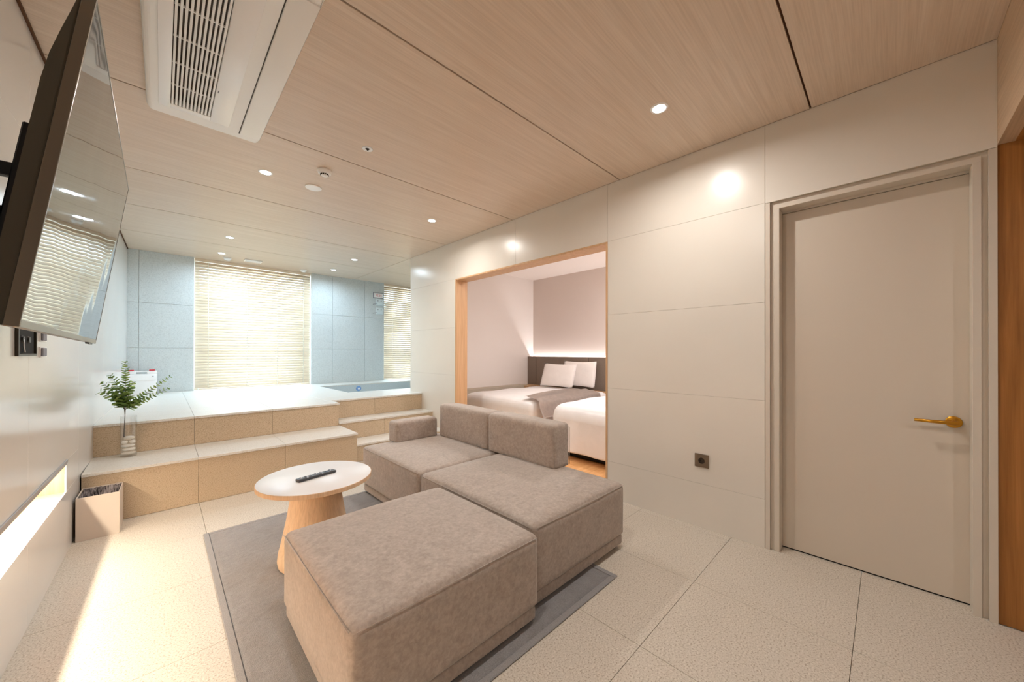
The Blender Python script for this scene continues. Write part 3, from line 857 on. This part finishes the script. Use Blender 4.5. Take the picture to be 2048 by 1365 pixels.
block(so, SX, SY, 1.275, 2.135, 2.238, 3.225, 0.025, 0.415, 0.016, 0.036, 3, edges='w')
BX0, BX1 = 1.972, 2.158
for (y0, y1, sd) in ((1.615, 2.340, 4), (2.345, 3.085, 5)):
    soft_box('backrest', BX0-SX, BX1-SX, y0-SY, y1-SY, 0.418, 0.735, mat='sofa_suede', parent=so, r=0.034, crown=0.004, n=12, rb=0.01, wob=0.001, seed=sd)
for dx in (0.006, BX1-BX0-0.006):
    seam('seam', [(BX0+dx-SX, 1.617-SY, 0.43), (BX0+dx-SX, 1.617-SY, 0.70)], so)
soft_box('armrest', 1.53-SX, 1.968-SX, 3.09-SY, 3.255-SY, 0.414, 0.605, mat='sofa_suede', parent=so, r=0.028, crown=0.003, n=12, rb=0.008, wob=0.001, seed=6)
for (x, y, z) in ((1.34, 1.23, RUGZ), (2.07, 1.23, 0), (1.34, 3.14, RUGZ), (2.07, 3.14, 0), (1.34, 2.2, RUGZ), (2.07, 2.2, 0)):
    box('foot', x-SX-0.025, x-SX+0.025, y-SY-0.025, y-SY+0.025, z, 0.0248, 'black_plastic', so)

# ================================================================== COFFEE TABLE AND REMOTE
tc = (0.673, 2.389)
tbl = empty('coffee_table', (tc[0], tc[1], RUGZ))
tag(tbl, 'round coffee table with white top and flared oak pedestal', 'table')
zt = 0.500-RUGZ
lathe('tabletop', [(0, zt), (0.303, zt), (0.3045, zt-0.001)], 'table_white', tbl, 72)
lathe('edge_band', [(0.3045, zt-0.001), (0.307, zt-0.003), (0.307, zt-0.024), (0.300, zt-0.028), (0, zt-0.028)], 'table_oak', tbl, 72)
lathe('pedestal', [(0, zt-0.029), (0.128, zt-0.029), (0.140, zt-0.13), (0.158, zt-0.24), (0.180, zt-0.35), (0.196, 0.07), (0.200, 0.03), (0.196, 0.006), (0.185, 0.0), (0, 0.0)], 'table_oak', tbl, 56)

ra = math.atan2(0.050, 0.230)
rm = empty('remote_control', (0.668, 2.372, 0.5005), ra)
tag(rm, 'slim dark remote control lying on the white round table', 'remote control')
box('body', -0.112, 0.112, -0.022, 0.022, 0, 0.015, 'remote_body', rm, 0.005, 3)
k_ = 0
for i in range(7):
    for j in (-1, 0, 1):
        x = -0.088 + i*0.029; y = j*0.0125
        if i == 4 and j == 0: continue
        mt_ = 'button_white' if (i+j) % 3 == 0 else 'button_grey'
        lathe('button', [(0.0052, 0.0148), (0.005, 0.0175), (0.003, 0.0182), (0, 0.0183)], mt_, rm, 12, (x, y, 0))
lathe('dial', [(0.0065, 0.0148), (0.0065, 0.018), (0.005, 0.019), (0, 0.019)], 'button_grey', rm, 20, (0.028, 0, 0))

# ================================================================== WASTE BIN
wb = empty('waste_bin', (-0.302, 3.795, 0), RZL)
tag(wb, 'square beige waste bin with a crumpled liner in the corner', 'bin')
hw, hd_, hh, th = 0.098, 0.125, 0.285, 0.006
boxes('body', [(-hw, hw, -hd_, -hd_+th, 0.0, hh), (-hw, hw, hd_-th, hd_, 0.0, hh), (-hw, -hw+th, -hd_+th, hd_-th, 0.0, hh), (hw-th, hw, -hd_+th, hd_-th, 0.0, hh),
               (-hw+th, hw-th, -hd_+th, hd_-th, 0.0, th)], 'bin_body', wb, 0.001)
bm = bmesh.new()
rb_ = random.Random(9)
nseg, rows = 64, 7
rings = []
for r_ in range(rows):
    z = hh-0.004 - r_*0.034
    ring_ = []
    for k in range(nseg):
        u = k/nseg*4; side = int(u); f = u-side
        ex, ey = hw-th-0.003, hd_-th-0.003
        x, y = [(-ex+2*ex*f, -ey), (ex, -ey+2*ey*f), (ex-2*ex*f, ey), (-ex, ey-2*ey*f)][side]
        q = 1 - 0.012*rb_.random()*4 - (0.10 if r_ == rows-1 else 0.015*r_)
        ring_.append(bm.verts.new((x*q, y*q, z + (rb_.uniform(-0.004, 0.003)))))
    rings.append(ring_)
for p_, q_ in zip(rings, rings[1:]):
    for k in range(nseg): bm.faces.new([p_[k], p_[(k+1) % nseg], q_[(k+1) % nseg], q_[k]])
bm.faces.new(rings[-1])
finish('liner', bm, 'bin_bag', wb)

# ================================================================== VASE, PEBBLES, BRANCHES
VX, VY = -0.197, 4.375
va = empty('glass_vase', (VX, VY, ZB+0.0005))
tag(va, 'clear glass cylinder vase of pebbles standing on the bench step', 'vase')
lathe('glass', [(0, 0), (0.048, 0), (0.050, 0.004), (0.050, 0.333), (0.0475, 0.333), (0.0475, 0.014), (0, 0.012)], 'vase_glass', va, 40)
pr = random.Random(21)
PEB = [('flat wide pale pebble at the bottom of the glass vase', 0, 0, 0.030, 0.042, 0.038, 0.015), ('broad beige pebble second from the bottom in the vase', 0.002, 0.002, 0.060, 0.041, 0.037, 0.015),
       ('thick beige pebble in the middle of the vase stack', -0.003, -0.002, 0.090, 0.040, 0.036, 0.015),
       ('small white pebble at the left of the vase stack', -0.022, -0.014, 0.121, 0.020, 0.018, 0.0150), ('small white pebble at the right of the vase stack', 0.022, -0.012, 0.121, 0.020, 0.017, 0.0150),
       ('small pale pebble at the back of the vase stack', 0.000, 0.024, 0.121, 0.019, 0.017, 0.0150),
       ('rounded greyish pebble on top of the vase stack', 0.004, 0.002, 0.152, 0.033, 0.028, 0.0160)]
for lb, x, y, z, ra_, rb2, rc_ in PEB:
    bm = bmesh.new(); bmesh.ops.create_icosphere(bm, subdivisions=3, radius=1)
    p1, p2 = pr.uniform(0, 6), pr.uniform(0, 6)
    for v in bm.verts:
        q = 1 + 0.05*math.sin(v.co.x*3+p1)*math.cos(v.co.y*3+p2)
        v.co = Vector((v.co.x*ra_*q, v.co.y*rb2*q, v.co.z*rc_))
    o = finish('pebble', bm, 'pebble', None, True, (VX+x, VY+y, ZB+z))
    tag(o, lb, 'pebble', 'pebbles in the glass vase')
br = empty('eucalyptus_branches', (VX, VY, ZB+0.01))
tag(br, 'green leafy eucalyptus branches standing in the glass vase', 'plant')
bm = bmesh.new()
# leaf: rounded, slightly cupped blade with a pointed base, length 1 along x
no = 10
mid = [bm.verts.new((0.0, 0, 0)), bm.verts.new((0.5, 0, -0.05)), bm.verts.new((1.0, 0, 0.03))]
for s in (-1, 1):
    pts = [bm.verts.new((x, s*y, 0.10*abs(y))) for x, y in ((0.18, 0.26), (0.5, 0.42), (0.82, 0.28))]
    bm.faces.new([mid[0], pts[0], mid[1]]); bm.faces.new([mid[1], pts[0], pts[1]]); bm.faces.new([mid[1], pts[1], pts[2]]); bm.faces.new([mid[1], pts[2], mid[2]])
bmesh.ops.solidify(bm, geom=bm.faces[:], thickness=0.03)
bmesh.ops.recalc_face_normals(bm, faces=bm.faces)
leaf_me = bpy.data.meshes.new('leaf'); bm.to_mesh(leaf_me); bm.free(); leaf_me.materials.append(MATS['leaf_green'])
base = Vector((-0.028, -0.018, 0.155))
neck = Vector((-0.020, -0.016, 0.335))
tips = [(-0.022, 0.02, 0.765, 1.0), (-0.10, -0.01, 0.66, 1.15), (-0.145, 0.02, 0.60, 1.1), (-0.15, -0.03, 0.535, 1.15), (0.022, -0.02, 0.60, 1.15), (0.245, 0.01, 0.635, 0.85), (0.232, -0.03, 0.535, 0.9), (0.10, 0.03, 0.455, 0.8), (-0.075, 0.03, 0.49, 1.1), (-0.03, -0.04, 0.55, 1.2)]
lr = random.Random(4)
for si, (tx, ty, tz, sz) in enumerate(tips):
    tip = Vector((tx, ty, tz))
    split = neck + Vector((lr.uniform(-0.004, 0.004), lr.uniform(-0.004, 0.004), 0.045))
    ctrl = split.lerp(tip, 0.5) + Vector((-(tx)*0.22, 0, 0.02 if abs(tx) < 0.2 else -0.03))
    def bez(u): return split*(1-u)**2 + ctrl*2*u*(1-u) + tip*u*u
    pts = [base + Vector((0.002*(si % 3), 0.002*(si % 2), 0)), neck, split] + [bez(u/8) for u in range(1, 9)]
    st_ = tube('stem', pts, [0.0022]*3 + [0.0018-0.0001*u for u in range(1, 9)], 'stem_brown', br, 6)
    L = (tip-split).length
    npair = max(6, int(L/0.021))
    for k in range(npair):
        u = 0.10 + 0.90*k/(npair-1)
        p = bez(min(u, 1.0)); tg = (bez(min(u+0.02, 1.02)) - bez(u-0.02)).normalized()
        side = tg.orthogonal().normalized(); ang0 = k*PI/2 + lr.uniform(-0.4, 0.4)
        for s in (0, PI):
            q = Matrix.Rotation(ang0+s, 3, tg) @ side
            dir_ = (q*0.9 + tg*0.5).normalized()
            zax = (tg - dir_*tg.dot(dir_)).normalized(); yax = zax.cross(dir_)
            ln_ = sz*(0.060 - 0.032*u)*lr.uniform(0.85, 1.15)
            o = bpy.data.objects.new('leaf', leaf_me); COL.objects.link(o); o.parent = st_
            M = Matrix(((dir_.x, yax.x, zax.x, p.x), (dir_.y, yax.y, zax.y, p.y), (dir_.z, yax.z, zax.z, p.z), (0, 0, 0, 1)))
            o.matrix_local = M @ Matrix.Diagonal((ln_, ln_, ln_, 1))

# ================================================================== WHITE CASE
cs = empty('carrying_case', (-0.205, 7.30, ZP+0.0005))
tag(cs, 'white plastic carrying case with red latches by the far wall', 'case')
box('shell', -0.155, 0.155, -0.052, -0.001, 0, 0.285, 'white_gloss', cs, 0.008, 2)
box('shell', -0.155, 0.155, 0.001, 0.052, 0, 0.285, 'white_gloss', cs, 0.008, 2)
boxes('handle', [(-0.155, -0.055, -0.014, 0.014, 0.2855, 0.330), (0.055, 0.155, -0.014, 0.014, 0.2855, 0.330), (-0.055, 0.055, -0.014, 0.014, 0.312, 0.330)], 'white_gloss', cs, 0.003)
for s in (-1, 1): box('latch', s*0.105-0.03, s*0.105+0.03, -0.019, 0.019, 0.3305, 0.346, 'red_plastic', cs, 0.003, 1)
for s in (-1, 1): lathe('rivet', [(0, 0.004), (0.006, 0.004), (0.007, 0)], 'sign_grey', cs, 12, (s*0.115, -0.0525, 0.25)).rotation_euler = (PI/2, 0, 0)
box('ridge', -0.14, 0.14, -0.0555, -0.0523, 0.196, 0.202, 'white_plastic', cs)

# ================================================================== FAR WALL SIGN AND HOLDERS
sg = empty('wall_sign', (3.262, YF, 2.425))
tag(sg, 'small white sign with red lettering at the top of the grey pier', 'sign')
box('frame', -0.112, 0.112, -0.016, -0.0005, -0.058, 0.058, 'sign_grey', sg, 0.002, 1)
box('face', -0.100, 0.100, -0.0185, -0.0162, -0.046, 0.046, 'white_gloss', sg)
# blurred red characters as small raised strokes
gr = random.Random(2)
for c in range(4):
    cx = -0.054 + c*0.036
    for q in ((-0.012, 0.012, 0.016, 0.021), (-0.012, 0.012, -0.021, -0.016), (-0.012, -0.007, -0.012, 0.012) if c % 2 else (0.006, 0.011, -0.012, 0.012), (-0.004, 0.004, -0.002, 0.003)):
        box('stroke', cx+q[0], cx+q[1], -0.0200, -0.0186, q[2], q[3], 'sign_red', sg)
for i, z in enumerate((2.285, 2.10)):
    hk = empty('wall_holder', (3.285, YF, z))
    tag(hk, ['upper clear white wall holder right under the red lettered sign', 'lower clear white wall holder on the grey pier'][i], 'holder', 'clear holders on the grey pier')
    box('plate', -0.075, 0.075, -0.010, -0.0005, -0.070, 0.070, 'clear_white', hk, 0.003, 1)
    box('pocket', -0.060, 0.060, -0.034, -0.0102, -0.062, -0.015, 'clear_white', hk, 0.003, 1)
    for s in (-1, 1): lathe('screw', [(0, 0.005), (0.008, 0.005), (0.009, 0)], 'sign_grey', hk, 12, (s*0.035, -0.0102, 0.03)).rotation_euler = (PI/2, 0, 0)
    tube('hook', [(-0.058, -0.006, -0.03), (-0.10, -0.02, -0.045), (-0.145, -0.022, -0.055)], 0.005, 'sign_grey', hk)

# ================================================================== BEDROOM
hb = empty('headboard', (5.30, 3.0, 0))
tag(hb, 'long upholstered brown headboard with a light strip behind it', 'headboard')
HX = -0.045
cuts = spans(1.02, 4.985, [2.30, 3.55, 4.76], 0.004)
for (c, d) in cuts:
    soft_box('cushion_panel', HX, 0.035, c-3.0, d-3.0, 0.60, 1.160, mat='head_fabric', parent=hb, r=0.008, n=4)
box('lower_panel', HX+0.004, 0.035, 1.02-3.0, 1.985, 0.0, 0.598, 'trim_oak', hb)
box('light_channel', 0.036, 0.1195, 1.02-3.0, 1.985, 1.05, 1.085, 'white_paint', hb)
box('light_strip', 0.070, 0.085, 1.04-3.0, 1.965, 1.0855, 1.090, 'led_head', hb)
area_light('headboard_glow', (0.078, (1.02+4.985)/2-3.0, 1.092), (PI, 0, 0), P_HEAD, BED_LIGHT, 0.02, 3.9, parent=hb)
ns_ = empty('bedside_shelf', (5.10, 4.82, 0))
tag(ns_, 'oak bedside shelf in the corner under the headboard', 'shelf')
box('top', -0.145, 0.152, -0.16, 0.165, 0.585, 0.610, 'trim_oak', ns_, 0.002, 1)
box('cabinet', -0.130, 0.145, -0.15, 0.16, 0.0, 0.5845, 'trim_oak', ns_)

def bed(name, y0, y1, x0, x1, ztop, label, seed, r):
    cy = (y0+y1)/2
    t = empty(name, ((x0+x1)/2, cy, 0)); tag(t, label, 'bed', 'beds in the bedroom')
    cx = (x0+x1)/2
    box('base', x0-cx+0.10, x1-cx-0.002, y0-cy+0.08, y1-cy-0.08, 0.012, 0.20, 'dark_gap', t)
    soft_box('mattress', x0-cx+0.05, x1-cx-0.001, y0-cy+0.05, y1-cy-0.05, 0.2005, 0.47, mat='linen', parent=t, r=0.05, n=8)
    bm = soft_box_bm(x0-cx, x1-cx-0.03, y0-cy, y1-cy, 0.07, ztop, r=r, crown=0.03, n=22, rb=0.02, wob=0.006, seed=seed)
    # hang the cover as a shell: drop the underside
    fs = [f for f in bm.faces if f.normal.z < -0.9 or (f.calc_center_median().z < 0.0705)]
    bmesh.ops.delete(bm, geom=fs, context='FACES')
    for v in bm.verts:
        if v.co.z < 0.4:
            k = (0.4-v.co.z)/0.33
            v.co.x += 0.012*k*math.sin(v.co.y*14+seed) - 0.02*k*(1 if v.co.x < 0 else 0)
            v.co.y += 0.012*k*math.sin(v.co.x*13+seed*2)
    finish('duvet', bm, 'linen', t, True)
    return t
bed('bed', 3.13, 4.62, 3.40, 5.25, 0.60, 'white covered bed against the far bedroom wall with two pillows', 3, 0.09)
bed('bed', 1.45, 2.90, 3.42, 5.25, 0.62, 'white covered bed nearer the living room, rounded corner in view', 5, 0.16)
def pillow(name, w, h, d, loc, rot, label, seed):
    bm = bmesh.new(); n = 18
    rn = random.Random(seed); V = {}
    for s in (-1, 1):
        for i in range(n+1):
            for j in range(n+1):
                u = -1+2*i/n; v = -1+2*j/n
                eb = i in (0, n) or j in (0, n)
                if eb and s == 1: V[(s, i, j)] = V[(-1, i, j)]; continue
                pinch = 1 - 0.07*(1-u*u)*abs(v)**3 if True else 1
                px = u*w/2*(1-0.06*(1-v*v)*abs(u)**4*-1) * (1 - 0.05*(1-v*v)*abs(u)**3)
                pz = v*h/2*(1 - 0.08*(1-u*u)*abs(v)**3)
                t_ = d/2*((1-abs(u)**2.6)*(1-abs(v)**2.6))**0.55
                t_ *= 1 + 0.06*math.sin(5*u+seed)*math.cos(4*v+seed)
                V[(s, i, j)] = bm.verts.new((px, s*t_, pz))
    for s in (-1, 1):
        for i in range(n):
            for j in range(n):
                try: bm.faces.new([V[(s, i, j)], V[(s, i+1, j)], V[(s, i+1, j+1)], V[(s, i, j+1)]])
                except ValueError: pass
    o = finish(name, bm, 'pillow_linen', None, True, loc)
    o.rotation_euler = rot
    return tag(o, label, 'pillow', 'pillows on the far bed')
pillow('pillow', 0.68, 0.42, 0.13, (4.90, 3.93, 0.850), (math.radians(-20), 0, math.radians(-88)), 'white pillow leaning in front on the far bed', 1)
pillow('pillow', 0.68, 0.44, 0.13, (5.125, 3.66, 0.875), (math.radians(-8), 0, math.radians(-92)), 'white pillow behind the other, touching the headboard', 2)
# satin throw along the near side of the far bed, sliding down between the beds
bm = bmesh.new(); nu, nv = 46, 26; rows_ = []
for i in range(nu+1):
    u = i/nu; x = 3.45 + (4.86-3.45)*u; row = []
    ytop = 3.34 + 0.22*min(1, u*1.6)
    for j in range(nv+1):
        v = j/nv
        s_ = v*(ytop-3.10+0.22)                       # length along the cloth from its upper hem
        flat = ytop-3.10
        if s_ < flat: y = ytop-s_; z = 0.655 - 0.03*max(0, (s_-flat+0.10)/0.10)
        else: y = 3.10-0.035-(s_-flat)*0.25; z = 0.625-(s_-flat)*0.95
        z += (0.008*math.sin(v*17 + 3*u + math.sin(u*6)) + 0.005*math.sin(v*29+u*5))*(1-0.6*v)
        row.append(bm.verts.new((x+0.02*math.sin(v*7), y, z)))
    rows_.append(row)
for i in range(nu):
    for j in range(nv): bm.faces.new([rows_[i][j], rows_[i+1][j], rows_[i+1][j+1], rows_[i][j+1]])
bmesh.ops.solidify(bm, geom=bm.faces[:], thickness=0.006)
tag(finish('bed_throw', bm, 'throw_satin', None, True), 'crumpled beige satin throw between the two white beds', 'throw')
# added bedroom ceiling lights, out of view, put in to light the room
for (x, y, lb) in ((4.2, 2.2, 'added unseen light in the bedroom ceiling over the near bed'), (3.6, 1.5, 'added unseen light in the bedroom ceiling near the door wall')):
    t = empty('added_bedroom_light', (x, y, H)); tag(t, lb, 'downlight', 'added bedroom lights')
    lathe('trim_ring', [(0.056, -0.0005), (0.057, -0.004), (0.072, -0.004), (0.075, -0.0005)], 'white_gloss', t, 32)
    lathe('lens', [(0, -0.0025), (0.056, -0.0025)], 'lens_warm', t, 28)
    area_light('lamp', (0, 0, -0.006), (0, 0, 0), P_BED_FILL/2, BED_LIGHT, 0.11, shape='DISK', parent=t)
t = empty('added_passage_light', (1.3, -1.1, 2.212)); tag(t, 'added unseen light in the passage ceiling', 'downlight')  # added lamp behind the camera, fills the door and ottoman front
lathe('trim_ring', [(0.036, -0.0005), (0.037, -0.004), (0.048, -0.004), (0.051, -0.0005)], 'white_gloss', t, 32)
lathe('lens', [(0, -0.0025), (0.036, -0.0025)], 'lens_warm', t, 28)
area_light('lamp', (0, 0, -0.006), (0, 0, 0), P_HALL_FILL, WARM, 0.066, shape='DISK', parent=t)
